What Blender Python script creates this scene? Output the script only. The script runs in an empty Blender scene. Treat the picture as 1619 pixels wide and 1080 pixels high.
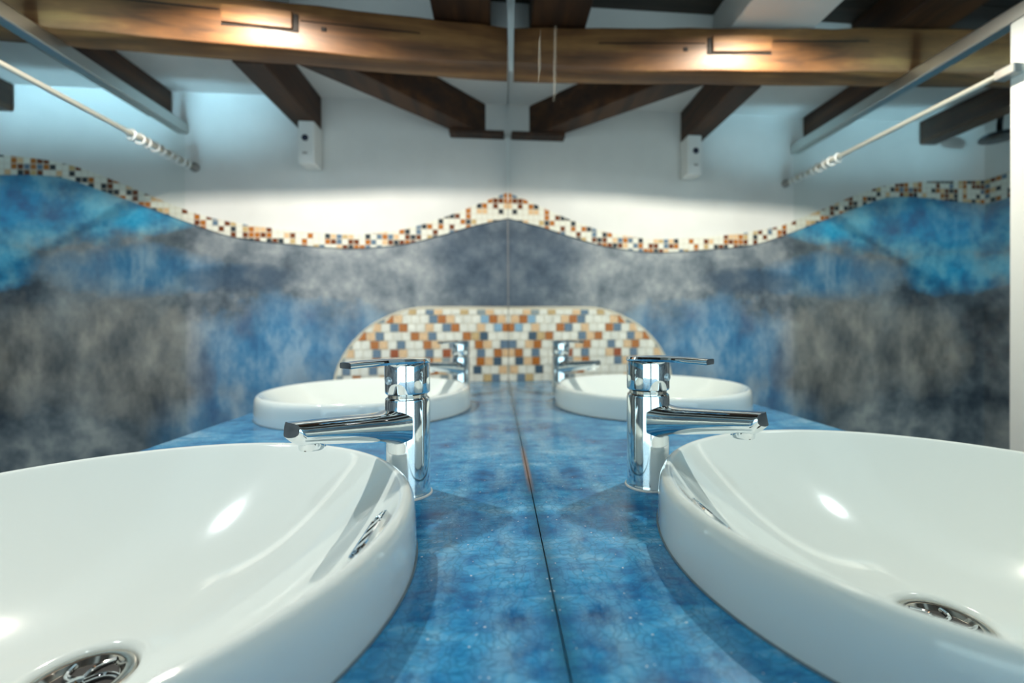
import bpy, bmesh, math, random
from mathutils import Vector, Matrix
PI = math.pi
Z0 = 0.85                       # height of the vanity top above the floor; everything below is written with z = 0 at the vanity top
scn = bpy.context.scene
COL = scn.collection

# ------------------------------------------------------------------ camera
cam_d = bpy.data.cameras.new('camera')
cam = bpy.data.objects.new('camera', cam_d); COL.objects.link(cam)
F, CX, CY = 693.71, 848.32, 523.60
YAW, PIT, ROL = 0.08841, -0.005399, -0.003488
cam_d.sensor_fit = 'HORIZONTAL'; cam_d.sensor_width = 36.0
cam_d.lens = F / 1619 * 36
cam_d.shift_x = (809.5 - CX) / 1619
cam_d.shift_y = (CY - 540.0) / 1619
cam_d.clip_start = 0.004
cam_d.dof.use_dof = True; cam_d.dof.focus_distance = 0.40; cam_d.dof.aperture_fstop = 3.4
def ray(a, b):
    c, s = math.cos(-ROL), math.sin(-ROL); a, b = c*a - s*b, s*a + c*b
    xr, yf2, zz = a, 1.0, -b
    c, s = math.cos(PIT), math.sin(PIT); yf = c*yf2 - s*zz; z = s*yf2 + c*zz
    c, s = math.cos(YAW), math.sin(YAW)
    return Vector((c*xr + s*yf, -s*xr + c*yf, z))
fw = ray(0, 0); rt = ray(1, 0) - fw; up = -(ray(0, 1) - fw)
M = Matrix((rt, up, -fw)).transposed().to_4x4()
M.translation = Vector((-0.03561, 0, 0.17523))
cam.matrix_world = M
scn.camera = cam
scn.view_settings.view_transform = 'Standard'; scn.view_settings.look = 'None'
scn.view_settings.gamma = 1; scn.view_settings.use_curve_mapping = False
scn.view_settings.exposure = 0.0

# ------------------------------------------------------------------ world + lamps
w = bpy.data.worlds.new('world'); scn.world = w; w.use_nodes = True
w.node_tree.nodes['Background'].inputs[0].default_value = (0.75, 0.88, 1, 1)
w.node_tree.nodes['Background'].inputs[1].default_value = 0.3
def light(name, typ, loc, power, color, target=None, **kw):
    d = bpy.data.lights.new(name, typ); d.energy = power; d.color = color
    for k, v in kw.items(): setattr(d, k, v)
    o = bpy.data.objects.new(name, d); COL.objects.link(o); o.location = loc
    if target is not None:
        o.rotation_euler = (Vector(target) - Vector(loc)).to_track_quat('-Z', 'Y').to_euler()
    return o
# warm downlight hanging just under the white boxed joist, in front of the big timber
light('lamp_warm', 'SPOT', (-0.585, 0.855, 0.93), 31.0, (1.0, 0.925, 0.79), (-0.58, 0.97, 0.0), spot_size=2.80, spot_blend=0.45, shadow_soft_size=0.016)
# second downlight between the joists, on the shower side of the basins
light('lamp_basin', 'SPOT', (-0.965, 0.435, 1.00), 21.0, (0.92, 0.985, 1.0), (-0.70, 0.50, 0), spot_size=2.5, spot_blend=0.5, shadow_soft_size=0.014)
# added fill lamp behind the camera, brightens counter and mirror side of the basins
light('fill_rear', 'SPOT', (-0.16, -0.22, 1.02), 34.0, (0.88, 0.985, 1.0), (-0.20, 0.2, 0), spot_size=2.3, spot_blend=0.6, shadow_soft_size=0.05)
# added large soft fill behind the camera, cool as from a window
light('fill_cool', 'AREA', (-0.90, -1.40, 0.05), 15.0, (0.70, 0.93, 1.0), (-0.85, 1.0, 0.10), shape='RECTANGLE', size=1.6, size_y=1.4)
# added narrow area light, imitates a cool window beam on the far wall's top
light('fill_high', 'AREA', (-1.15, -0.9, 0.15), 0.9, (0.42, 0.80, 1.0), (-1.20, 1.477, 0.93), shape='RECTANGLE', size=0.85, size_y=0.08, spread=math.radians(11))

# ------------------------------------------------------------------ materials
def nt(name):
    m = bpy.data.materials.new(name); m.use_nodes = True
    t = m.node_tree; b = t.nodes['Principled BSDF']
    return m, t, b
def plain(name, col, rough=0.5, metal=0.0, coat=0.0, spec=0.5):
    m, t, b = nt(name)
    b.inputs['Base Color'].default_value = (*col, 1); b.inputs['Roughness'].default_value = rough
    b.inputs['Metallic'].default_value = metal; b.inputs['Coat Weight'].default_value = coat
    b.inputs['Specular IOR Level'].default_value = spec
    return m
class NG:
    """tiny helper for node graphs"""
    def __init__(s, t): s.t = t
    def n(s, typ, **kw):
        x = s.t.nodes.new(typ)
        for k, v in kw.items(): setattr(x, k, v)
        return x
    def l(s, a, b): s.t.links.new(a, b)
    def coord(s, scale=(1, 1, 1), rot=(0, 0, 0), loc=(0, 0, 0), kind='Object'):
        c = s.n('ShaderNodeTexCoord'); m = s.n('ShaderNodeMapping')
        m.inputs['Scale'].default_value = scale; m.inputs['Rotation'].default_value = rot; m.inputs['Location'].default_value = loc
        s.l(c.outputs[kind], m.inputs[0]); return m.outputs[0]
    def noise(s, vec, scale, detail=4, rough=0.55, dist=0.0):
        x = s.n('ShaderNodeTexNoise'); x.inputs['Scale'].default_value = scale; x.inputs['Detail'].default_value = detail
        x.inputs['Roughness'].default_value = rough; x.inputs['Distortion'].default_value = dist
        s.l(vec, x.inputs['Vector']); return x.outputs['Fac']
    def ramp(s, fac, stops, interp='LINEAR'):
        r = s.n('ShaderNodeValToRGB'); r.color_ramp.interpolation = interp
        el = r.color_ramp.elements
        while len(el) < len(stops): el.new(0.5)
        for e, (p, c) in zip(el, stops):
            e.position = p; e.color = (*c, 1) if len(c) == 3 else c
        s.l(fac, r.inputs[0]); return r.outputs[0]
    def mix(s, fac, a, b, mode='MIX'):
        m = s.n('ShaderNodeMix', data_type='RGBA', blend_type=mode)
        for v, i in ((fac, 0), (a, 6), (b, 7)):
            if isinstance(v, (int, float)): m.inputs[i].default_value = v
            elif isinstance(v, tuple): m.inputs[i].default_value = (*v, 1)
            else: s.l(v, m.inputs[i])
        return m.outputs[2]
    def math(s, op, a, b=0.0, clamp=False):
        m = s.n('ShaderNodeMath', operation=op); m.use_clamp = clamp
        for v, i in ((a, 0), (b, 1)):
            if isinstance(v, (int, float)): m.inputs[i].default_value = v
            else: s.l(v, m.inputs[i])
        return m.outputs[0]
    def sep(s, vec):
        x = s.n('ShaderNodeSeparateXYZ'); s.l(vec, x.inputs[0]); return x.outputs
    def blob(s, X, Z, cx, cz, rx, rz, wob=None):
        a = s.math('POWER', s.math('DIVIDE', s.math('SUBTRACT', X, cx), rx), 2.0)
        b = s.math('POWER', s.math('DIVIDE', s.math('SUBTRACT', Z, cz), rz), 2.0)
        d = s.math('ADD', a, b)
        if wob is not None: d = s.math('ADD', d, s.math('MULTIPLY', s.math('SUBTRACT', wob, 0.5), 2.4))
        return s.math('SUBTRACT', 1.0, d, clamp=True)
    def bump(s, h, b, strength=0.2, dist=0.002):
        x = s.n('ShaderNodeBump'); x.inputs['Strength'].default_value = strength; x.inputs['Distance'].default_value = dist
        s.l(h, x.inputs['Height']); s.l(x.outputs[0], b.inputs['Normal'])

def wood(name, dark, mid, light_, axis=0, rough=0.38, coat=0.3):
    m, t, b = nt(name); g = NG(t)
    sc = [26, 26, 26]; sc[axis] = 2.2
    v = g.coord(tuple(sc))
    n1 = g.noise(v, 1.0, 6, 0.6, 0.4)
    v2 = g.coord((4, 4, 4)); n2 = g.noise(v2, 1.6, 3)
    f = g.math('ADD', g.math('MULTIPLY', n1, 0.7), g.math('MULTIPLY', n2, 0.3))
    c = g.ramp(f, [(0.30, dark), (0.50, mid), (0.72, light_)])
    g.l(c, b.inputs['Base Color']); b.inputs['Roughness'].default_value = rough
    b.inputs['Coat Weight'].default_value = coat; b.inputs['Coat Roughness'].default_value = 0.25
    g.bump(n1, b, 0.35, 0.003)
    return m
W_X = wood('varnished_timber', (0.026, 0.010, 0.002), (0.150, 0.060, 0.016), (0.36, 0.18, 0.055), 0, 0.5, 0.08)
W_J = wood('dark_joist_timber', (0.008, 0.003, 0.001), (0.040, 0.014, 0.004), (0.11, 0.043, 0.012), 1, 0.6, 0.0)
W_C = wood('dark_boards', (0.010, 0.006, 0.004), (0.030, 0.020, 0.012), (0.06, 0.042, 0.027), 0, 0.5, 0.05)
W_SLOT = plain('dark_slot', (0.01, 0.006, 0.004), 0.8)

def plaster():
    m, t, b = nt('white_plaster'); g = NG(t)
    n = g.noise(g.coord(), 5, 5); g.l(g.ramp(n, [(0.3, (0.66, 0.66, 0.64)), (0.7, (0.76, 0.76, 0.74))]), b.inputs['Base Color'])
    b.inputs['Roughness'].default_value = 0.8
    g.bump(g.noise(g.coord(), 60, 3), b, 0.08, 0.002)
    return m
PLASTER = plaster()

def stucco():
    m, t, b = nt('blue_stucco'); g = NG(t)
    v = g.coord(); X, Y, Z = g.sep(v)[0:3]
    wob = g.noise(v, 5.0, 7, 0.62, 0.0)
    fine = g.noise(v, 9.0, 9, 0.66, 0.0)
    mid = g.noise(v, 3.6, 6, 0.6, 0.0)
    vs = g.noise(g.coord((10, 10, 5.0)), 1.0, 8, 0.66, 0.0)
    base = g.ramp(g.math('ADD', g.math('MULTIPLY', fine, 0.55), g.math('MULTIPLY', mid, 0.45)),
                  [(0.38, (0.045, 0.062, 0.085)), (0.46, (0.12, 0.15, 0.18)), (0.54, (0.24, 0.27, 0.295)), (0.63, (0.44, 0.46, 0.46))])
    def add(col, color, blobs, amt=1.0):
        f = None
        for bl in blobs:
            x = g.blob(X, Z, *bl, wob)
            f = x if f is None else g.math('MAXIMUM', f, x)
        f = g.math('MULTIPLY', g.math('POWER', f, 0.7), amt)
        return g.mix(f, col, color)
    blue = g.ramp(fine, [(0.32, (0.030, 0.12, 0.26)), (0.5, (0.08, 0.23, 0.42)), (0.68, (0.20, 0.38, 0.56))])
    blue_v = g.ramp(vs, [(0.34, (0.012, 0.10, 0.26)), (0.48, (0.06, 0.23, 0.43)), (0.62, (0.27, 0.42, 0.56))])
    bright = g.ramp(fine, [(0.34, (0.001, 0.17, 0.42)), (0.48, (0.002, 0.38, 0.72)), (0.60, (0.16, 0.64, 0.88))])
    brown = g.ramp(vs, [(0.34, (0.10, 0.105, 0.11)), (0.48, (0.26, 0.25, 0.235)), (0.62, (0.50, 0.46, 0.41))])
    navy = g.ramp(fine, [(0.35, (0.020, 0.045, 0.085)), (0.52, (0.055, 0.09, 0.14)), (0.7, (0.13, 0.16, 0.19))])
    c = add(base, blue_v, [(-0.72, 0.10, 0.34, 0.20), (-1.20, 0.36, 0.35, 0.09), (-0.62, -0.15, 0.5, 0.2)], 0.95)
    c = add(c, brown, [(-1.22, 0.08, 0.28, 0.22), (-1.5, 0.1, 0.25, 0.2)], 0.9)
    c = add(c, bright, [(-1.50, 0.54, 0.42, 0.14), (-1.62, 0.38, 0.22, 0.10), (-1.15, 0.53, 0.25, 0.06)], 1.0)
    c = add(c, navy, [(-0.03, 0.42, 0.24, 0.20), (-0.85, 0.34, 0.2, 0.05)], 0.85)
    g.l(c, b.inputs['Base Color']); b.inputs['Roughness'].default_value = 0.42
    g.bump(fine, b, 0.10, 0.003)
    return m
STUCCO = stucco()

def counter_mat():
    m, t, b = nt('blue_polished_cement'); g = NG(t)
    v = g.coord(); X, Y, Z = g.sep(v)[0:3]
    n1 = g.noise(g.coord((0.8, 1.1, 1)), 10, 8, 0.66, 0.0); n2 = g.noise(g.coord((0.55, 1.7, 1)), 44, 8, 0.72, 0.3)
    f = g.math('ADD', g.math('MULTIPLY', n1, 0.6), g.math('MULTIPLY', n2, 0.4))
    c = g.ramp(f, [(0.38, (0.001, 0.060, 0.20)), (0.46, (0.003, 0.165, 0.42)), (0.54, (0.030, 0.31, 0.61)), (0.63, (0.23, 0.50, 0.73))])
    # paler wiped streaks running along the mirror
    nb = g.ramp(g.noise(g.coord((2.0, 0.7, 1)), 22, 6, 0.65), [(0.38, (0, 0, 0)), (0.60, (1, 1, 1))])
    for cx, wd, am in ((-0.030, 36.0, 0.55), (-0.078, 45.0, 0.55)):
        st = g.math('SUBTRACT', 1.0, g.math('MULTIPLY', g.math('ABSOLUTE', g.math('SUBTRACT', X, cx)), wd), clamp=True)
        c = g.mix(g.math('MULTIPLY', g.math('MULTIPLY', st, nb), am), c, (0.27, 0.53, 0.70))
    # dark fine veins
    vo = g.n('ShaderNodeTexVoronoi', feature='DISTANCE_TO_EDGE'); vo.inputs['Scale'].default_value = 120
    wv = g.n('ShaderNodeVectorMath', operation='ADD'); g.l(v, wv.inputs[0])
    nz = g.n('ShaderNodeTexNoise'); nz.inputs['Scale'].default_value = 25; nz.inputs['Detail'].default_value = 4; g.l(v, nz.inputs['Vector'])
    sc = g.n('ShaderNodeVectorMath', operation='SCALE'); g.l(nz.outputs['Color'], sc.inputs[0]); sc.inputs['Scale'].default_value = 0.05
    g.l(sc.outputs[0], wv.inputs[1]); g.l(wv.outputs[0], vo.inputs['Vector'])
    ve = g.ramp(vo.outputs['Distance'], [(0.0, (1, 1, 1)), (0.10, (0, 0, 0))])
    c = g.mix(g.math('MULTIPLY', ve, g.math('MULTIPLY', n1, 0.75)), c, (0.002, 0.05, 0.13))
    # greyer towards the far end: sheen of the reflected wall painted into the colour
    refl = g.math('MULTIPLY', g.math('SUBTRACT', Y, 0.45), 1.6, clamp=True)
    c = g.mix(g.math('MULTIPLY', refl, 0.7), c, g.ramp(f, [(0.38, (0.05, 0.16, 0.28)), (0.62, (0.20, 0.33, 0.44))]))
    # grime and rust along the joint with the mirror
    ed = g.math('SUBTRACT', 1.0, g.math('MULTIPLY', g.math('ABSOLUTE', X), 80.0), clamp=True)
    c = g.mix(g.math('MULTIPLY', ed, g.math('MULTIPLY', n2, 1.15)), c, (0.02, 0.09, 0.13))
    ru = g.math('SUBTRACT', 1.0, g.math('MULTIPLY', g.math('ABSOLUTE', X), 210.0), clamp=True)
    ry = g.math('SUBTRACT', 1.0, g.math('POWER', g.math('DIVIDE', g.math('SUBTRACT', Y, 0.56), 0.10), 2.0), clamp=True)
    c = g.mix(g.math('MULTIPLY', g.math('MULTIPLY', ru, ry), 0.9), c, (0.38, 0.20, 0.09))
    # salt specks
    sp = g.noise(v, 260, 1); c = g.mix(g.ramp(sp, [(0.735, (0, 0, 0)), (0.77, (0.8, 0.8, 0.8))]), c, (0.65, 0.75, 0.8))
    g.l(c, b.inputs['Base Color']); b.inputs['Roughness'].default_value = 0.24; b.inputs['Specular IOR Level'].default_value = 0.4
    b.inputs['Coat Weight'].default_value = 0.15; b.inputs['Coat Roughness'].default_value = 0.08
    g.bump(n2, b, 0.06, 0.002)
    return m
CEMENT = counter_mat()

TILE_C = {'c': (0.80, 0.79, 0.70), 'p': (0.75, 0.51, 0.29), 'o': (0.44, 0.145, 0.022), 'r': (0.34, 0.075, 0.014), 'b': (0.13, 0.20, 0.28),
          'd': (0.055, 0.10, 0.15), 'l': (0.25, 0.43, 0.58), 'g': (0.27, 0.32, 0.33), 't': (0.56, 0.40, 0.19)}
def tile_mat(k):
    m, t, b = nt('tile_' + k); g = NG(t); c = TILE_C[k]
    n = g.noise(g.coord(), 30 if k == 'c' else 90, 3)
    g.l(g.ramp(n, [(0.3, tuple(x * 0.86 for x in c)), (0.7, tuple(min(1, x * 1.1) for x in c))]), b.inputs['Base Color'])
    b.inputs['Roughness'].default_value = 0.25; b.inputs['Coat Weight'].default_value = 0.0; b.inputs['Specular IOR Level'].default_value = 0.35
    return m
TILES = {k: tile_mat(k) for k in TILE_C}
GROUT = plain('cream_grout', (0.70, 0.66, 0.54), 0.7)

def porcelain():
    m, t, b = nt('white_porcelain'); g = NG(t)
    n = g.noise(g.coord(), 3, 2); g.l(g.ramp(n, [(0.3, (0.76, 0.84, 0.83)), (0.7, (0.79, 0.865, 0.855))]), b.inputs['Base Color'])
    b.inputs['Roughness'].default_value = 0.09; b.inputs['Coat Weight'].default_value = 0.6; b.inputs['Coat Roughness'].default_value = 0.03
    return m
PORC = porcelain()
CHROME = plain('chrome', (0.86, 0.90, 0.92), 0.035, 1.0)
CHROME_D = plain('dull_chrome', (0.62, 0.58, 0.52), 0.14, 1.0)
BLACK = plain('black_recess', (0.008, 0.008, 0.008), 0.6)
STEEL = plain('brushed_metal', (0.55, 0.56, 0.54), 0.35, 1.0)
WHITE_M = plain('white_enamel', (0.80, 0.81, 0.78), 0.3)
WHITE_P = plain('white_plastic', (0.75, 0.76, 0.74), 0.4)
CREAM_R = plain('cream_rod_metal', (0.62, 0.60, 0.52), 0.35, 0.5)
GREY_P = plain('grey_plastic', (0.30, 0.29, 0.28), 0.5)
DARKM = plain('dark_chrome', (0.10, 0.12, 0.14), 0.15, 1.0)
SILIC = plain('white_silicone', (0.74, 0.76, 0.74), 0.45)
SEALB = plain('grey_blue_sealant', (0.10, 0.17, 0.22), 0.5)
FLOOR = plain('grey_floor_tile', (0.25, 0.27, 0.29), 0.4)
DOT_B = plain('blue_mark', (0.02, 0.12, 0.5), 0.3)
MIRROR = plain('silvered_glass', (0.90, 0.925, 0.91), 0.0, 1.0)
def glass_mat():
    m = bpy.data.materials.new('clear_glass'); m.use_nodes = True; t = m.node_tree
    for x in list(t.nodes): t.nodes.remove(x)
    g = NG(t); o = g.n('ShaderNodeOutputMaterial'); tr = g.n('ShaderNodeBsdfTransparent'); gl = g.n('ShaderNodeBsdfGlossy')
    tr.inputs[0].default_value = (0.975, 0.985, 0.98, 1); gl.inputs['Roughness'].default_value = 0.02
    lw = g.n('ShaderNodeLayerWeight'); mx = g.n('ShaderNodeMixShader')
    fr = g.math('ADD', 0.012, g.math('MULTIPLY', 0.3, g.math('POWER', lw.outputs['Facing'], 5.0)))
    g.l(fr, mx.inputs[0]); g.l(tr.outputs[0], mx.inputs[1]); g.l(gl.outputs[0], mx.inputs[2]); g.l(mx.outputs[0], o.inputs[0])
    return m
GLASS = glass_mat()

def smear_mat():
    m = bpy.data.materials.new('dried_smear'); m.use_nodes = True; t = m.node_tree
    for x in list(t.nodes): t.nodes.remove(x)
    g = NG(t); o = g.n('ShaderNodeOutputMaterial'); tr = g.n('ShaderNodeBsdfTransparent'); df = g.n('ShaderNodeBsdfDiffuse')
    df.inputs[0].default_value = (0.8, 0.74, 0.62, 1); mx = g.n('ShaderNodeMixShader')
    f = g.ramp(g.noise(g.coord((1, 160, 14)), 1.0, 3), [(0.42, (0, 0, 0)), (0.62, (0.30, 0.30, 0.30))])
    g.l(f, mx.inputs[0]); g.l(tr.outputs[0], mx.inputs[1]); g.l(df.outputs[0], mx.inputs[2]); g.l(mx.outputs[0], o.inputs[0])
    return m
SMEAR = smear_mat()

# ------------------------------------------------------------------ mesh helpers
def mesh_obj(name, bm, mats, parent=None, smooth=False, auto=None):
    me = bpy.data.meshes.new(name); bmesh.ops.recalc_face_normals(bm, faces=bm.faces[:]); bm.to_mesh(me); bm.free()
    for m in (mats if isinstance(mats, (list, tuple)) else [mats]): me.materials.append(m)
    if smooth:
        for p in me.polygons: p.use_smooth = True
    if auto is not None:
        try: me.set_sharp_from_angle(angle=math.radians(auto))
        except Exception: pass
    o = bpy.data.objects.new(name, me); COL.objects.link(o)
    if parent: o.parent = parent
    return o
def tag(o, label=None, cat=None, group=None, kind=None):
    if label: o['label'] = label
    if cat: o['category'] = cat
    if group: o['group'] = group
    if kind: o['kind'] = kind
    return o
def empty(name, loc, label, cat, group=None):
    o = bpy.data.objects.new(name, None); COL.objects.link(o); o.location = loc; o.empty_display_size = 0.05
    return tag(o, label, cat, group)
def add_box(bm, a, b, mi=0):
    x0, y0, z0 = a; x1, y1, z1 = b
    v = [bm.verts.new(p) for p in ((x0,y0,z0),(x1,y0,z0),(x1,y1,z0),(x0,y1,z0),(x0,y0,z1),(x1,y0,z1),(x1,y1,z1),(x0,y1,z1))]
    for f in ((0,3,2,1),(4,5,6,7),(0,1,5,4),(1,2,6,5),(2,3,7,6),(3,0,4,7)):
        fc = bm.faces.new([v[i] for i in f]); fc.material_index = mi
    return v
def bevel(bm, r, seg=2):
    bmesh.ops.bevel(bm, geom=bm.edges[:], offset=r, segments=seg, profile=0.5, affect='EDGES', clamp_overlap=True)
def box(name, a, b, mat, parent=None, r=0.0, seg=2):
    bm = bmesh.new(); add_box(bm, a, b)
    if r: bevel(bm, r, seg)
    return mesh_obj(name, bm, mat, parent)
def prism(name, pts, z0, z1, mat, parent=None, r=0.0):
    """polygon in xy extruded in z (z0/z1 may be callables of (x,y))"""
    bm = bmesh.new()
    lo = [bm.verts.new((x, y, z0)) for x, y in pts]; hi = [bm.verts.new((x, y, z1)) for x, y in pts]
    n = len(pts); bm.faces.new(lo[::-1]); bm.faces.new(hi)
    for i in range(n): bm.faces.new((lo[i], lo[(i+1) % n], hi[(i+1) % n], hi[i]))
    if r: bevel(bm, r)
    return mesh_obj(name, bm, mat, parent)
def add_lathe(bm, prof, seg=64, c=(0, 0, 0), close=False):
    rings = []
    for r, z in prof:
        if r < 1e-6: rings.append([bm.verts.new((c[0], c[1], c[2] + z))])
        else: rings.append([bm.verts.new((c[0] + r*math.cos(2*PI*i/seg), c[1] + r*math.sin(2*PI*i/seg), c[2] + z)) for i in range(seg)])
    pr = list(zip(rings[:-1], rings[1:])) + ([(rings[-1], rings[0])] if close else [])
    for A, B in pr:
        for i in range(seg):
            j = (i + 1) % seg
            if len(A) == 1 and len(B) == 1: continue
            if len(A) == 1: bm.faces.new((A[0], B[i], B[j]))
            elif len(B) == 1: bm.faces.new((A[i], A[j], B[0]))
            else: bm.faces.new((A[i], A[j], B[j], B[i]))
def lathe(name, prof, mat, parent=None, seg=64, c=(0, 0, 0), close=False, auto=35):
    bm = bmesh.new(); add_lathe(bm, prof, seg, c, close)
    return mesh_obj(name, bm, mat, parent, True, auto)
def loft(bm, secs):
    R = [[bm.verts.new(p) for p in s] for s in secs]; n = len(R[0])
    for A, B in zip(R[:-1], R[1:]):
        for i in range(n): bm.faces.new((A[i], A[(i+1) % n], B[(i+1) % n], B[i]))
    bm.faces.new(R[0][::-1]); bm.faces.new(R[-1])
def add_tube(bm, pts, r, seg=12):
    pts = [Vector(p) for p in pts]; secs = []
    u = None
    for i, p in enumerate(pts):
        d = (pts[min(i+1, len(pts)-1)] - pts[max(i-1, 0)]).normalized()
        if u is None: u = d.orthogonal().normalized()
        u = (u - d * u.dot(d)).normalized(); v = d.cross(u)
        secs.append([p + r*(math.cos(2*PI*k/seg)*u + math.sin(2*PI*k/seg)*v) for k in range(seg)])
    loft(bm, secs)
def tube(name, pts, r, mat, parent=None, seg=14):
    bm = bmesh.new(); add_tube(bm, pts, r, seg); return mesh_obj(name, bm, mat, parent, True, 40)
def copy_thing(o, parent=None):
    c = o.copy(); COL.objects.link(c)
    if parent: c.parent = parent
    for ch in list(o.children): copy_thing(ch, c)
    return c
def crom(P, n=10):
    out = []
    Q = [2*P[0]-P[1] if False else tuple(2*a-b for a, b in zip(P[0], P[1]))] + list(P) + [tuple(2*a-b for a, b in zip(P[-1], P[-2]))]
    for i in range(1, len(Q) - 2):
        for k in range(n):
            t = k / n
            out.append(tuple(0.5*((2*b) + (c-a)*t + (2*a-5*b+4*c-d)*t*t + (3*b-a-3*c+d)*t**3) for a, b, c, d in zip(Q[i-1], Q[i], Q[i+1], Q[i+2])))
    out.append(tuple(P[-1])); return out

YW, XL, YB = 1.477, -1.765, -1.45        # far wall, left wall, wall behind
ZF = -Z0                                # floor

# ------------------------------------------------------------------ room shell
wave = [(XL, .718, .632), (-1.62, .712, .640), (-1.50, .706, .650), (-1.37, .690, .645), (-1.25, .652, .605), (-1.10, .589, .550), (-0.98, .542, .505), (-0.86, .514, .468),
        (-0.72, .496, .452), (-0.57, .484, .440), (-0.48, .484, .439), (-0.34, .503, .455), (-0.215, .543, .487), (-0.12, .582, .517), (0.0, .632, .546)]
WV = crom(wave, 8)
def wave_mid(x): return 0
bm = bmesh.new()
for (x0, t0, b0), (x1, t1, b1) in zip(WV[:-1], WV[1:]):
    m0, m1 = (t0 + b0)/2, (t1 + b1)/2
    for lo0, lo1, hi0, hi1, mi in ((ZF, ZF, m0, m1, 1), (m0, m1, 1.062, 1.062, 0)):
        f = bm.faces.new([bm.verts.new(p) for p in ((x0, YW, lo0), (x1, YW, lo1), (x1, YW, hi1), (x0, YW, hi0))]); f.material_index = mi
bmesh.ops.remove_doubles(bm, verts=bm.verts[:], dist=1e-5)
add_box(bm, (XL - .08, YW + .004, ZF), (0.08, YW + .10, 1.062), 0)
tag(mesh_obj('wall_back', bm, [PLASTER, STUCCO]), kind='structure')

LW = [(YW, .718, .632), (1.40, .722, .632), (1.28, .742, .664), (1.12, .79, .72), (0.9, .83, .76), (0.5, .81, .74), (0.0, .73, .66), (-.6, .65, .59), (YB, .63, .57)]
LWV = crom(LW, 6)
bm = bmesh.new()
for (y0, t0, b0), (y1, t1, b1) in zip(LWV[:-1], LWV[1:]):
    m0, m1 = (t0 + b0)/2, (t1 + b1)/2
    for lo0, lo1, hi0, hi1, mi in ((ZF, ZF, m0, m1, 1), (m0, m1, 1.062, 1.062, 0)):
        f = bm.faces.new([bm.verts.new(p) for p in ((XL, y0, lo0), (XL, y1, lo1), (XL, y1, hi1), (XL, y0, hi0))]); f.material_index = mi
bmesh.ops.remove_doubles(bm, verts=bm.verts[:], dist=1e-5)
add_box(bm, (XL - .10, YB, ZF), (XL - .004, YW, 1.062), 0)
tag(mesh_obj('wall_left', bm, [PLASTER, STUCCO]), kind='structure')
tag(box('wall_right', (0.006, YB, ZF), (0.10, YW, 1.062), PLASTER), kind='structure')
tag(box('floor', (XL - .1, YB - .1, ZF - .05), (0.1, YW + .1, ZF), FLOOR), kind='structure')
# wall behind the photographer, with an unseen window opening added for light and reflections
bm = bmesh.new()
for a, b in (((XL, YB - .1, ZF), (0.0, YB, .15)), ((XL, YB - .1, .15), (-1.25, YB, 1.062)), ((-.35, YB - .1, .15), (0.0, YB, 1.062)), ((-1.25, YB - .1, .93), (-.35, YB, 1.062))): add_box(bm, a, b)
tag(mesh_obj('wall_front', bm, PLASTER), kind='structure')
tag(box('ceiling', (XL, 1.166, .925), (-0.001, YW, 1.062), PLASTER), kind='structure')      # low white ceiling between the joists, with its step
bm = bmesh.new()
y = YB
while y < 1.16:
    add_box(bm, (XL, y, 1.037), (0.0, min(y + .137, 1.164), 1.062)); y += .14
tag(mesh_obj('ceiling_boards', bm, W_C), kind='structure')

# mosaic border along the wave
def border_mat():
    m, t, b = nt('border_mosaic'); g = NG(t)
    v = g.coord(); X, Y, Z = g.sep(v)[0:3]
    P = 0.0180
    U = g.math('DIVIDE', g.math('ADD', X, Y), P); V = g.math('DIVIDE', Z, P)
    cu, cv = g.math('FLOOR', U), g.math('FLOOR', V)
    cb = g.n('ShaderNodeCombineXYZ'); g.l(cu, cb.inputs[0]); g.l(cv, cb.inputs[1])
    wn = g.n('ShaderNodeTexWhiteNoise', noise_dimensions='2D'); g.l(cb.outputs[0], wn.inputs['Vector'])
    c = g.ramp(wn.outputs['Value'], [(0, TILE_C['c']), (0.38, TILE_C['p']), (0.50, TILE_C['o']), (0.64, (0.16, 0.045, 0.015)), (0.77, (0.035, 0.045, 0.055)), (0.90, TILE_C['b']), (0.96, TILE_C['t'])], 'CONSTANT')
    e = None
    for q in (U, V):
        fr = g.math('ABSOLUTE', g.math('SUBTRACT', g.math('FRACT', q), 0.5)); x = g.math('GREATER_THAN', fr, 0.44)
        e = x if e is None else g.math('MAXIMUM', e, x)
    c = g.mix(e, c, (0.66, 0.62, 0.52)); g.l(c, b.inputs['Base Color']); b.inputs['Roughness'].default_value = 0.2
    return m
BORDER = border_mat()
def ribbon(name, P, f, thick):
    bm = bmesh.new(); R = []
    for q, t, b in P:
        R.append([bm.verts.new(f(q, z, d)) for z, d in ((b, 0), (b, thick), (t, thick), (t, 0))])
    for A, B in zip(R[:-1], R[1:]):
        for i in range(4): bm.faces.new((A[i], A[(i+1) % 4], B[(i+1) % 4], B[i]))
    bm.faces.new(R[0]); bm.faces.new(R[-1][::-1])
    return mesh_obj(name, bm, BORDER)
tag(ribbon('trim_1', WV, lambda x, z, d: (min(x, -.001), YW - d, z), .005), kind='structure')
tag(ribbon('trim_2', LWV, lambda y, z, d: (XL + d, y, z), .005), kind='structure')

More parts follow.
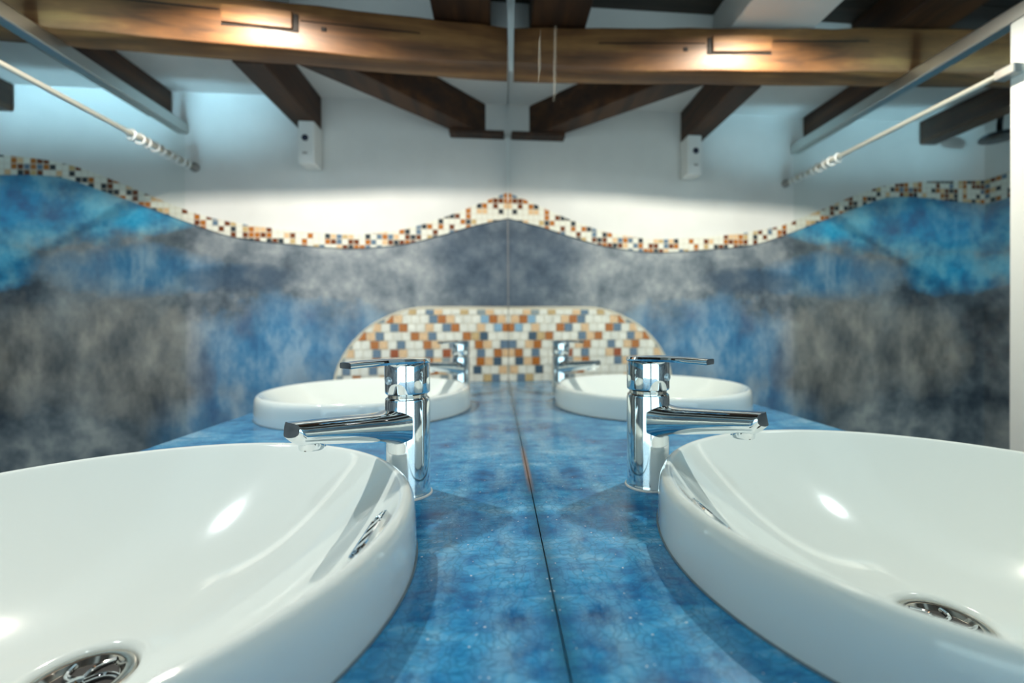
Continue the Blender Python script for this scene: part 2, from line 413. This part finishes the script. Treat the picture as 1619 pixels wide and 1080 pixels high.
# ------------------------------------------------------------------ vanity top with two cut-outs
BX, BY, SP = -0.3155, 0.3157, 0.6813
BAS = [(BX, BY), (BX, BY + SP)]
def hole_slab(name, x0, x1, y0, y1, z0, z1, holes, r, mat, parent=None):
    bm = bmesh.new()
    def layer(z):
        E = []
        c = [bm.verts.new(p) for p in ((x0, y0, z), (x1, y0, z), (x1, y1, z), (x0, y1, z))]
        E += [bm.edges.new((c[i], c[(i+1) % 4])) for i in range(4)]; loops = [c]
        for hx, hy in holes:
            v = [bm.verts.new((hx + r*math.cos(2*PI*i/96), hy + r*math.sin(2*PI*i/96), z)) for i in range(96)]
            E += [bm.edges.new((v[i], v[(i+1) % 96])) for i in range(96)]; loops.append(v)
        bmesh.ops.triangle_fill(bm, use_beauty=True, use_dissolve=False, edges=E)
        return loops
    A = layer(z0); B = layer(z1)
    for la, lb in zip(A, B):
        n = len(la)
        for i in range(n): bm.faces.new((la[i], la[(i+1) % n], lb[(i+1) % n], lb[i]))
    return mesh_obj(name, bm, mat, parent)
vt = empty('vanity_counter', (-.285, .5, ZF), 'long blue polished cement vanity top under both white basins, joining the mirror', 'counter')
o = hole_slab('countertop', -.552, -.00045, -.45, YW - .001, -.12, 0.0, BAS, .202, CEMENT, vt); o.location = (.285, -.5, -ZF)
o = box('masonry_base', (-.525, -.44, ZF), (-.01, YW - .002, -.1205), STUCCO, vt); o.location = (.285, -.5, -ZF)

# ------------------------------------------------------------------ basins
def make_basin(x, y, label):
    root = empty('wash_basin', (x, y, 0), label, 'sink', 'round white basins set in the blue vanity top')
    out_ = [(.2186, .0006), (.2187, .010), (.2182, .028), (.2172, .0372), (.2158, .0415), (.2138, .0445), (.2112, .0461), (.2086, .0461), (.2064, .0450), (.2046, .0433)]
    inn = []
    for k in range(1, 33):
        r_ = .2046 - (.2046 - .0336)*k/32
        inn.append((r_, -.0580 + .1013*(r_/.2046)**2.2))
    inn += [(.0316, -.0588), (.0308, -.0610), (.0308, -.0770), (.0400, -.0810), (.0950, -.0740), (.1420, -.0560), (.1760, -.0300), (.1950, -.0070), (.1985, .0006)]
    P = crom(out_, 3) + inn
    lathe('bowl', P, PORC, root, 144, close=True, auto=50)
    # bead of sealant between basin and vanity top
    lathe('sealant_bead', [(.2188, .0003), (.2198, .0003), (.2196, .0010), (.2189, .0016)], SEALB, root, 128, close=True)
    K = .9717
    def dz(P): return [(r*K if r > .001 else r, z + .0026) for r, z in P]
    dr = lathe('drain', dz([(.0008, -.0645), (.020, -.0645), (.0225, -.0640), (.0240, -.0622), (.0252, -.0606), (.0280, -.0600), (.0306, -.0606), (.0314, -.0622), (.0314, -.078), (.0008, -.078)]), CHROME_D, root, 64)
    tag(dr, 'round chrome drain')
    bm = bmesh.new()                                             # star shaped grate inside the ring
    for k in range(6):
        a = k*PI/3 + .2; d = Vector((math.cos(a), math.sin(a), 0)); n = Vector((-d.y, d.x, 0))
        pts = []
        for t in range(7):
            rr = .004 + .0195*t/6; pts.append(d*rr + n*.0045*math.sin(t/6*PI) + Vector((0, 0, -.0592 - .0010*(t/6))))
        add_tube(bm, pts, .0019, 8)
    add_lathe(bm, dz([(.0001, -.0595), (.0045, -.0600), (.0060, -.0620), (.0001, -.0632)]), 24)
    mesh_obj('grate', bm, CHROME, dr, True, 45)
    bm = bmesh.new(); add_lathe(bm, dz([(.0001, -.0640), (.0215, -.0637)]), 32); mesh_obj('recess', bm, BLACK, dr)
    # chrome overflow insert on the steep inner side next to the tap
    ov = bpy.data.objects.new('x', None)
    bpy.data.objects.remove(ov)
    c = Vector((.1925, -.006, .0336)); T = Vector((0, 1, 0)); S = Vector((.76, 0, .65)).normalized(); N = S.cross(T); N = N if N.x < 0 else -N
    def pl(u, v, h): return c + T*u + S*v + N*h
    def stadium(L, H, n=10):
        q = []
        for k in range(n + 1): a = -PI/2 + PI*k/n; q.append((L + H*math.cos(a), H*math.sin(a)))
        for k in range(n + 1): a = PI/2 + PI*k/n; q.append((-L + H*math.cos(a), H*math.sin(a)))
        return q
    bm = bmesh.new()
    secs = [[pl(u, v, h) for u, v in stadium(L, H)] for L, H, h in ((.0245, .0075, -.002), (.0245, .0075, .0022), (.0245, .0066, .0030), (.0245, .0056, .0026), (.0245, .0052, .0002))]
    Rg = [[bm.verts.new(p) for p in s] for s in secs]; n = len(Rg[0])
    for A, B in zip(Rg[:-1], Rg[1:]):
        for i in range(n): bm.faces.new((A[i], A[(i+1) % n], B[(i+1) % n], B[i]))
    fr = mesh_obj('overflow_ring', bm, CHROME, root, True, 40)
    bm = bmesh.new(); bm.faces.new([bm.verts.new(pl(u, v, .0006)) for u, v in stadium(.0245, .0054)]); mesh_obj('recess', bm, BLACK, fr)
    for u in (-.0145, 0, .0145):
        bm = bmesh.new(); vs = [bm.verts.new(pl(u + a, b, h)) for h in (.0002, .0026) for a, b in ((-.0035, -.0056), (.0035, -.0056), (.0035, .0056), (-.0035, .0056))]
        for f in ((0,1,2,3),(4,5,6,7),(0,1,5,4),(1,2,6,5),(2,3,7,6),(3,0,4,7)): bm.faces.new([vs[i] for i in f])
        mesh_obj('crossbar', bm, CHROME, fr)
    return root
basin = make_basin(BX, BY, 'large round white porcelain basin in the foreground at the lower left')
b2 = copy_thing(basin); b2.location = (BX, BY + SP, 0); b2['label'] = 'smaller-looking round white basin farther back, in front of the mosaic splashback'

# ------------------------------------------------------------------ mixer taps
def make_faucet(x, y, rz, label):
    root = empty('mixer_tap', (x, y, 0), label, 'faucet', 'chrome mixer taps beside the basins'); root.rotation_euler = (0, 0, rz)
    r = .0233
    body = lathe('body', [(.0001, .0008), (r + .0008, .0008), (r + .0009, .0022), (r + .0004, .0040), (r, .0060), (r, .0990), (r - .0006, .1020), (r - .0022, .1036), (.0001, .1036)], CHROME, root, 96, auto=30)
    lathe('base_ring', [(r + .0008, .0003), (r + .0024, .0003), (r + .0021, .0016), (r + .0010, .0024)], SILIC, root, 64, close=True)
    lathe('groove', [(.0001, .1030), (r - .0030, .1030), (r - .0030, .1075), (.0001, .1075)], CHROME_D, root, 64)
    lathe('cap', [(.0001, .1068), (r - .0024, .1068), (r - .0004, .1084), (r, .1100), (r, .1368), (r - .0006, .1388), (r - .0020, .1398), (.0001, .1400)], CHROME, root, 96, auto=30)
    # spout: rounded flat-topped tube, slightly rising, with a cut end
    def sec(t):
        s = .010 + (.1185 - .010)*min(t, 1)
        zt = .0890 + .0075*t; zb = .0555 + .0200*min(1, t*1.10)**0.8
        wd = .0180 - .0030*t
        if t < .28:                                # grows wider where it leaves the body
            k = (1 - t/.28)**2; zt += .0060*k; zb -= .0050*k; wd += .0040*k
        e = max(0, (t - .945)/.055)                  # the underside is chamfered at the tip
        zb += (zt - zb)*.42*e**1.3; wd -= .0012*e*e
        h = (zt - zb)/2; zc = (zt + zb)/2
        out = []
        for k in range(32):
            a = 2*PI*k/32; cx, sz = math.cos(a), math.sin(a); q = .58 if sz > 0 else .78
            px = math.copysign(abs(cx)**q, cx)*wd; pz = math.copysign(abs(sz)**q, sz)*h
            bulge = .0045*e*(1 - (px/wd)**2) - .0022*e*(1 if sz > 0 else 0)*abs(sz)
            out.append(Vector((s + bulge, px, zc + pz)))
        return out
    bm = bmesh.new(); loft(bm, [sec(t) for t in (0, .05, .10, .16, .22, .28, .4, .55,   .7, .82, .92, .945, .96, .975, .99, 1.0)])
    sp = mesh_obj('spout', bm, CHROME, root, True, 48)
    ae = lathe('aerator', [(.0001, .0715), (.0085, .0715), (.0092, .0708), (.0104, .0708), (.0110, .0722), (.0112, .0800), (.0001, .0800)], CHROME, root, 40, c=(.1010, 0, -.0005))
    lathe('mesh_insert', [(.0001, .0712), (.0082, .0712), (.0082, .0718), (.0001, .0718)], BLACK, ae, 24, c=(.1010, 0, -.0005))
    # lever: a flat tapering blade rising out of the cap top
    def lev(t):
        s = -.0225 + .0925*t
        wd = (.0238*math.sqrt(max(0.02, 1 - ((s)/.0243)**2)) if s < .004 else .0238 - .0140*((s - .004)/.066)**0.8)
        zt = .1436 + .0012*math.sin(PI*t) + .0004*t; th = .0046 + .0010*t
        return [Vector((s, px*wd, z)) for px, z in ((-1, zt - th*.55), (-.93, zt - .0004), (-.6, zt), (0, zt + .0002), (.6, zt), (.93, zt - .0004), (1, zt - th*.55), (.93, zt - th), (0, zt - th), (-.93, zt - th))]
    bm = bmesh.new(); loft(bm, [lev(t) for t in (0, .03, .08, .15, .25, .35, .45, .6, .75, .9, .98, 1.0)])
    mesh_obj('lever', bm, CHROME, root, True, 45)
    bm = bmesh.new()
    secs = []
    for dx, k in ((-.002, 1), (.0010, 1), (.0022, .75), (.0026, .3)):
        secs.append([Vector((r + dx, .0042*k*math.cos(2*PI*j/20), .1225 + .0042*k*math.sin(2*PI*j/20))) for j in range(20)])
    loft(bm, secs); mesh_obj('temperature_button', bm, plain('glass_button', (0.55, 0.66, 0.72), .05, .6), root, True, 60)
    return root
FX, FY = -.1315, .4775
FA = math.atan2(-.090, -.080)
tap = make_faucet(FX, FY, FA, 'near chrome mixer tap, its spout over the large foreground basin')
t2 = copy_thing(tap); t2.location = (FX, FY + SP, 0); t2['label'] = 'far chrome mixer tap in front of the mosaic splashback'

# ------------------------------------------------------------------ mirror
mr = empty('wall_mirror', (0, .5, 0), 'large frameless wall mirror to the right, standing on the blue vanity top', 'mirror')
o = box('mirror_glass', (0.0, -1.0, .0012), (.005, YW - .003, 1.03), MIRROR, mr); o.location = (0, -.5, 0)
def strip(name, y0, y1, rows, mat):
    bm = bmesh.new(); R_ = [[bm.verts.new(p) for p in ((-h, y0, z), (-.0002, y0, z), (-.0002, y1, z), (-h, y1, z))] for z, h in rows]
    for A, B in zip(R_[:-1], R_[1:]):
        for i in range(4): bm.faces.new((A[i], A[(i+1) % 4], B[(i+1) % 4], B[i]))
    bm.faces.new(R_[0][::-1]); bm.faces.new(R_[-1])
    o = mesh_obj(name, bm, mat, mr); o.location = (0, -.5, 0)
strip('sealant_bead', YW - .004, YW - .0008, ((.25, .0014), (.60, .0014)), GREY_P)
strip('sealant_bead', YW - .006, YW - .0008, ((.6002, .0018), (.82, .0050)), SILIC)
strip('sealant_bead', 1.092, 1.100, ((.815, .0050), (.88, .0066), (.937, .0078), (1.03, .0125)), SILIC)
# two wiped smears left on the glass
for ya, yb, za, zb in ((.352, .378, .385, .418), (.258, .276, .318, .358)):
    bm = bmesh.new(); bm.faces.new([bm.verts.new((-.0004, y_, z_)) for y_, z_ in ((ya, za), (yb, za), (yb - .006, zb), (ya + .002, zb))])
    o = mesh_obj('smear', bm, SMEAR, mr); o.location = (0, -.5, 0); tag(o, 'faint vertical smear on the glass')

# ------------------------------------------------------------------ mosaic splashback
out = crom([(-.564, .0), (-.558, .032), (-.542, .074), (-.515, .119), (-.481, .158), (-.442, .190), (-.398, .214), (-.348, .234), (-.300, .2445), (-.255, .247)], 6)
out = [(x, min(z, .247)) for x, z in out]
sb = empty('mosaic_splashback', (-.28, YW, 0), 'low mosaic splashback with rounded corner on the far wall behind the small basin', 'splashback')
def panel(name, poly, y0, y1, mat, parent):
    bm = bmesh.new(); a = [bm.verts.new((x, y0, z)) for x, z in poly]; b = [bm.verts.new((x, y1, z)) for x, z in poly]; n = len(poly)
    bm.faces.new(a); bm.faces.new(b[::-1])
    for i in range(n): bm.faces.new((a[i], b[i], b[(i+1) % n], a[(i+1) % n]))
    o = mesh_obj(name, bm, mat, parent); o.location = (.28, -YW, 0); return o
poly = [(-.001, .0005)] + [(x, max(z, .0005)) for x, z in out] + [(-.001, .247)]
panel('backing', poly, YW - .0065, YW - .0005, GROUT, sb)
ROWS = [(0.186, 'ccpgctccpbctcccccccccc'), (0.787, 'polcccpobcccpogccccccc'), (0.224, 'olcpccobcpccobcpcccccc'), (0.881, 'ccdtocccbpocccbpoccccc'), (0.465, 'bcpoccbcpoccbcpoccgccc'),
        (0.233, 'pocbccprcbccprcbccpccc'), (0.292, 'cdpocccgpocccbpocccgcc'), (0.659, 'pccdcccpoccccccbccbccc'), (0.493, 'cbtccccgccccccpccocgcc')]
def edge_x(z):                                    # leftmost x of the panel at height z
    for (x0, z0), (x1, z1) in zip(out[:-1], out[1:]):
        if z0 <= z <= z1 + 1e-9: return x0 + (x1 - x0)*(z - z0)/max(1e-6, z1 - z0)
    return out[-1][0] if z > .2 else out[0][0]
bm = bmesh.new(); keys = list(TILE_C); Pt = .0281; rng = random.Random(3)
for r_, (ph, s) in enumerate(ROWS):
    z1 = .2218 - Pt*(r_ - 1); z0 = z1 - Pt
    if r_ == 0: z1 = .2405
    for i in range(-1, len(s)):
        k = s[i] if i >= 0 else s[5]
        xc = -(i + ph)*Pt; xa, xb = xc - Pt/2 + .0014, min(xc + Pt/2 - .0014, -.0012)
        if xa > xb - .002: continue
        za, zb = z0 + .0013, z1 - .0013
        if za < .001: za = .001
        ea, eb = edge_x(za) + .006, edge_x(zb) + .006
        if xb < ea + .003: continue
        pts = [(max(xa, ea), za), (xb, za), (xb, zb)]
        if eb < xb - .002: pts.append((max(xa, eb), zb))
        else:                                    # the curve cuts this tile's top corner
            zz = zb
            while zz > za and edge_x(zz) + .006 > xb: zz -= .0008
            pts[2] = (xb, zz)
        if xa < ea and zb - za > .004 and len(pts) == 4:
            zm = (za + zb)/2; pts.append((max(xa, edge_x(zm) + .006), zm))
        yf = YW - .0088 - rng.random()*.0004
        A = [bm.verts.new((x, yf, z)) for x, z in pts]; B = [bm.verts.new((x, YW - .0064, z)) for x, z in pts]
        f = bm.faces.new(A); f.material_index = keys.index(k); n = len(pts)
        for q in range(n): f = bm.faces.new((A[q], B[q], B[(q+1) % n], A[(q+1) % n])); f.material_index = keys.index(k)
o = mesh_obj('tiles', bm, [TILES[k] for k in keys], sb); o.location = (.28, -YW, 0)
bm = bmesh.new(); add_tube(bm, [(x, YW - .006, max(z, .002)) for x, z in out] + [(-.002, YW - .006, .247)], .0030, 8)
o = mesh_obj('edge_trim', bm, GROUT, sb, True); o.location = (.28, -YW, 0)

# ------------------------------------------------------------------ timbers
def yfr(x): return 1.1050 + .0800*x
def yre(x): return 1.1570 + .0640*x
bt = empty('timber_beam', (-.8, 1.06, .822), 'thick varnished timber beam across the room, lit warm at its notch', 'beam')
OFF = (.8, -1.06, -.822)
bm = bmesh.new(); secs = []
rb = random.Random(8)
for i in range(25):
    x = -1.762 + (1.762 - .0085)*i/24; j = lambda a: (rb.random() - .5)*a
    yf, yr, zb, zt = yfr(x) + j(.003), yre(x) + j(.002), .822 + j(.003), .934 + j(.003); c = .004
    if x > -.35: c = .004 + .020*((x + .35)/.35)                      # the lower arris is worn round towards the mirror
    secs.append([(x, yf, zb + c), (x, yf + c*.3, zb + c*.35), (x, yf + c, zb), (x, yr, zb), (x, yr, zt), (x, yf + .006, zt), (x, yf + .001, zt - .005)])
loft(bm, secs); o = mesh_obj('beam', bm, W_X, bt, True, 40); o.location = OFF
def on_front(name, x0, x1, z0, z1, d0, d1, mat, par=bt, r=.001):
    bm = bmesh.new(); vs = []
    for z in (z0, z1):
        for x, d in ((x0, d0), (x1, d0), (x1, d1), (x0, d1)): vs.append(bm.verts.new((x, yfr(x) + d, z)))
    for f in ((0,3,2,1),(4,5,6,7),(0,1,5,4),(1,2,6,5),(2,3,7,6),(3,0,4,7)): bm.faces.new([vs[i] for i in f])
    if r: bevel(bm, r)
    o = mesh_obj(name, bm, mat, par); o.location = OFF; return o
tag(on_front('inset_block', -.652, -.505, .8690, .908, -.006, .010, W_X), 'pale rectangular wooden block let into the beam face')
tag(on_front('slot', -.503, -.493, .8640, .905, -.0022, .010, W_SLOT, r=0), 'dark slot at the end of the block')
on_front('joint_gap', -.654, -.493, .8640, .8668, -.0022, .010, W_SLOT, r=0)
tag(on_front('crack', -.90, -.658, .897, .899, -.0020, .010, W_SLOT, r=0), 'thin dark crack')
tag(on_front('crack', -.488, -.22, .891, .8925, -.0020, .010, W_SLOT, r=0), 'thin dark crack')
tag(on_front('knot', -.444, -.432, .872, .882, -.0023, .010, W_SLOT, r=.002), 'small dark knot hole')

def joist(label, x0, x1, y0, y1, z0, z1, mat=None, name='ceiling_joist', group='dark joists between the beam and the far wall', taper=0):
    o = box(name, (x0, y0, z0), (x1, y1, z1), mat or W_J, None, .003, 1)
    return tag(o, label, 'beam', group)
G1 = None
joist('dark ceiling joist ending above the small white box on the far wall', -.672, -.599, yre(-.6) + .0015, YW - .001, .820, .9245)
joist('dark ceiling joist ending at the wall just above the shower rail', -1.120, -1.050, yre(-1.05) + .0015, YW - .001, .842, .9245)
joist('short dark ceiling joist beside the left wall, above the shower, seen only in the mirror', -1.562, -1.501, yre(-1.5) + .0015, YW - .001, .842, .9245)
o = prism('diagonal_joist', [(-.520, yre(-.52) + .0015), (-.390, yre(-.39) + .0015), (-.072, YW - .001), (-.158, YW - .001)], .822, .9245, W_J, None, .003)
tag(o, 'wide dark diagonal timber running to the corner by the mirror', 'beam', 'dark joists between the beam and the far wall')
o = box('bearing_block', (-.189, 1.435, .808), (-.012, YW - .001, .8215), W_J, None, .002, 1)
tag(o, 'thin dark bearing plank under the diagonal timber, at the wall by the mirror', 'plank')
joist('dark joist above the beam, beside the mirror at the top of the picture', -.190, -.050, -1.4, 1.163, .9385, 1.0365, group='dark joists in front of the beam')
joist('dark joist above the beam, seen only in the mirror near the shower', -1.115, -.966, -1.4, 1.163, .9385, 1.0365, group='dark joists in front of the beam')
o = box('boxed_joist', (-.772, -1.4, .9385), (-.558, 1.163, 1.0365), PLASTER, None, .002, 1)
tag(o, 'white plastered boxed-in joist above the beam, seen only in the mirror', 'beam')

# ------------------------------------------------------------------ small white box under the joist
wb = empty('wall_sensor', (-.621, YW, .687), 'small white wall box with a dark lens under the dark joist', 'sensor')
o = box('housing', (-.645, YW - .066, .687), (-.597, YW - .001, .8190), WHITE_P, wb, .004, 3); o.location = (.621, -YW, -.687)
bm = bmesh.new(); secs = [[Vector((-.624 + .0100*k*math.cos(2*PI*j/24), YW - y_, .766 + .0100*k*math.sin(2*PI*j/24))) for j in range(24)] for y_, k in ((.064, 1), (.0675, 1), (.0700, .8), (.0715, .4))]
loft(bm, secs); o = mesh_obj('lens', bm, plain('dark_lens', (.01, .015, .04), .08), wb, True, 50); o.location = (.621, -YW, -.687)
o = box('status_window', (-.632, YW - .0672, .716), (-.617, YW - .064, .723), GREY_P, wb, .001, 1); o.location = (.621, -YW, -.687)

# ------------------------------------------------------------------ shower screen, curtain rod, rings
XS = -1.017
ss = empty('shower_screen', (XS, 1.1, ZF), 'clear glass shower screen under a grey metal rail on the left', 'shower screen')
SO = (-XS, -1.1, -ZF)
o = box('top_rail', (XS - .016, .772, .791), (XS + .014, YW - .001, .824), STEEL, ss, .003, 2); o.location = SO
o = box('post', (XS - .016, .772, ZF), (XS + .014, .806, .7905), WHITE_M, ss, .003, 2); o.location = SO
tag(o, 'white upright post')
o = box('glass_pane', (XS - .003, .8065, ZF + .005), (XS + .003, YW - .0015, .7905), GLASS, ss); o.location = SO
XR = XS + .034
cr = empty('curtain_rod', (XR, 1.1, .687), 'thin pale curtain rod below the grey shower rail', 'curtain rod')
CO = (-XR, -1.1, -.687)
o = tube('rod', [(XR, y, .687) for y in (.81, 1.0, 1.2, YW - .002)], .0062, CREAM_R, cr); o.location = CO
bm = bmesh.new(); secs = [[Vector((XR + .014*k*math.cos(2*PI*j/24), y, .687 + .014*k*math.sin(2*PI*j/24))) for j in range(24)] for y, k in ((YW - .001, 1), (YW - .006, 1), (YW - .012, .7), (YW - .022, .6))]
loft(bm, secs); o = mesh_obj('wall_flange', bm, GREY_P, cr, True, 40); o.location = CO
o = box('post_bracket', (XS + .015, .778, .677), (XR + .006, .815, .697), STEEL, cr, .002, 1); o.location = CO
bm = bmesh.new(); NR, NS = 28, 8
ring0 = [[bm.verts.new((( .0125 + .0030*math.cos(2*PI*j/NS))*math.cos(2*PI*i/NR), .0030*math.sin(2*PI*j/NS), (.0125 + .0030*math.cos(2*PI*j/NS))*math.sin(2*PI*i/NR))) for j in range(NS)] for i in range(NR)]
for i in range(NR):
    for j in range(NS): bm.faces.new((ring0[i][j], ring0[(i+1) % NR][j], ring0[(i+1) % NR][(j+1) % NS], ring0[i][(j+1) % NS]))
ring = mesh_obj('curtain_ring', bm, WHITE_P, None, True)
tag(ring, 'white plastic curtain ring bunched at the wall end of the pale curtain rod', 'curtain ring', 'curtain rings at the wall end of the rod')
for k in range(9):
    o = ring if k == 0 else ring.copy()
    if k: COL.objects.link(o)
    o.location = (XR, 1.232 + .0255*k, .687 - .0032); o.rotation_euler = (0.0, 0, (.25 if k % 2 else -.2))

# ------------------------------------------------------------------ shower head seen in the mirror
sh = empty('wall_shower', (XL, 1.32, .83), 'dark chrome shower head on a bent arm, in the mirror at upper right', 'shower head')
HO = (-XL, -1.32, -.83)
hc = Vector((-1.628, 1.32, .812))
o = tube('arm', crom([(XL + .002, 1.32, .905), (-1.715, 1.32, .920), (-1.672, 1.32, .918), (-1.642, 1.32, .898), (-1.630, 1.32, .86), tuple(hc + Vector((0, 0, .012)))], 6), .008, DARKM, sh); o.location = HO
o = lathe('head', [(.0001, .014), (.012, .014), (.016, .008), (.044, .004), (.052, -.003), (.052, -.010), (.0001, -.012)], DARKM, sh, 48, c=tuple(hc)); o.location = HO
o = lathe('wall_rose', [(.0001, 0), (.022, 0), (.020, .006), (.010, .010), (.0001, .010)], DARKM, sh, 32); o.rotation_euler = (0, PI/2, 0); o.location = (.001, 0, .05)

# ------------------------------------------------------------------ lift everything to its height above the floor
for o in list(scn.objects):
    if o.parent is None: o.location.z += Z0
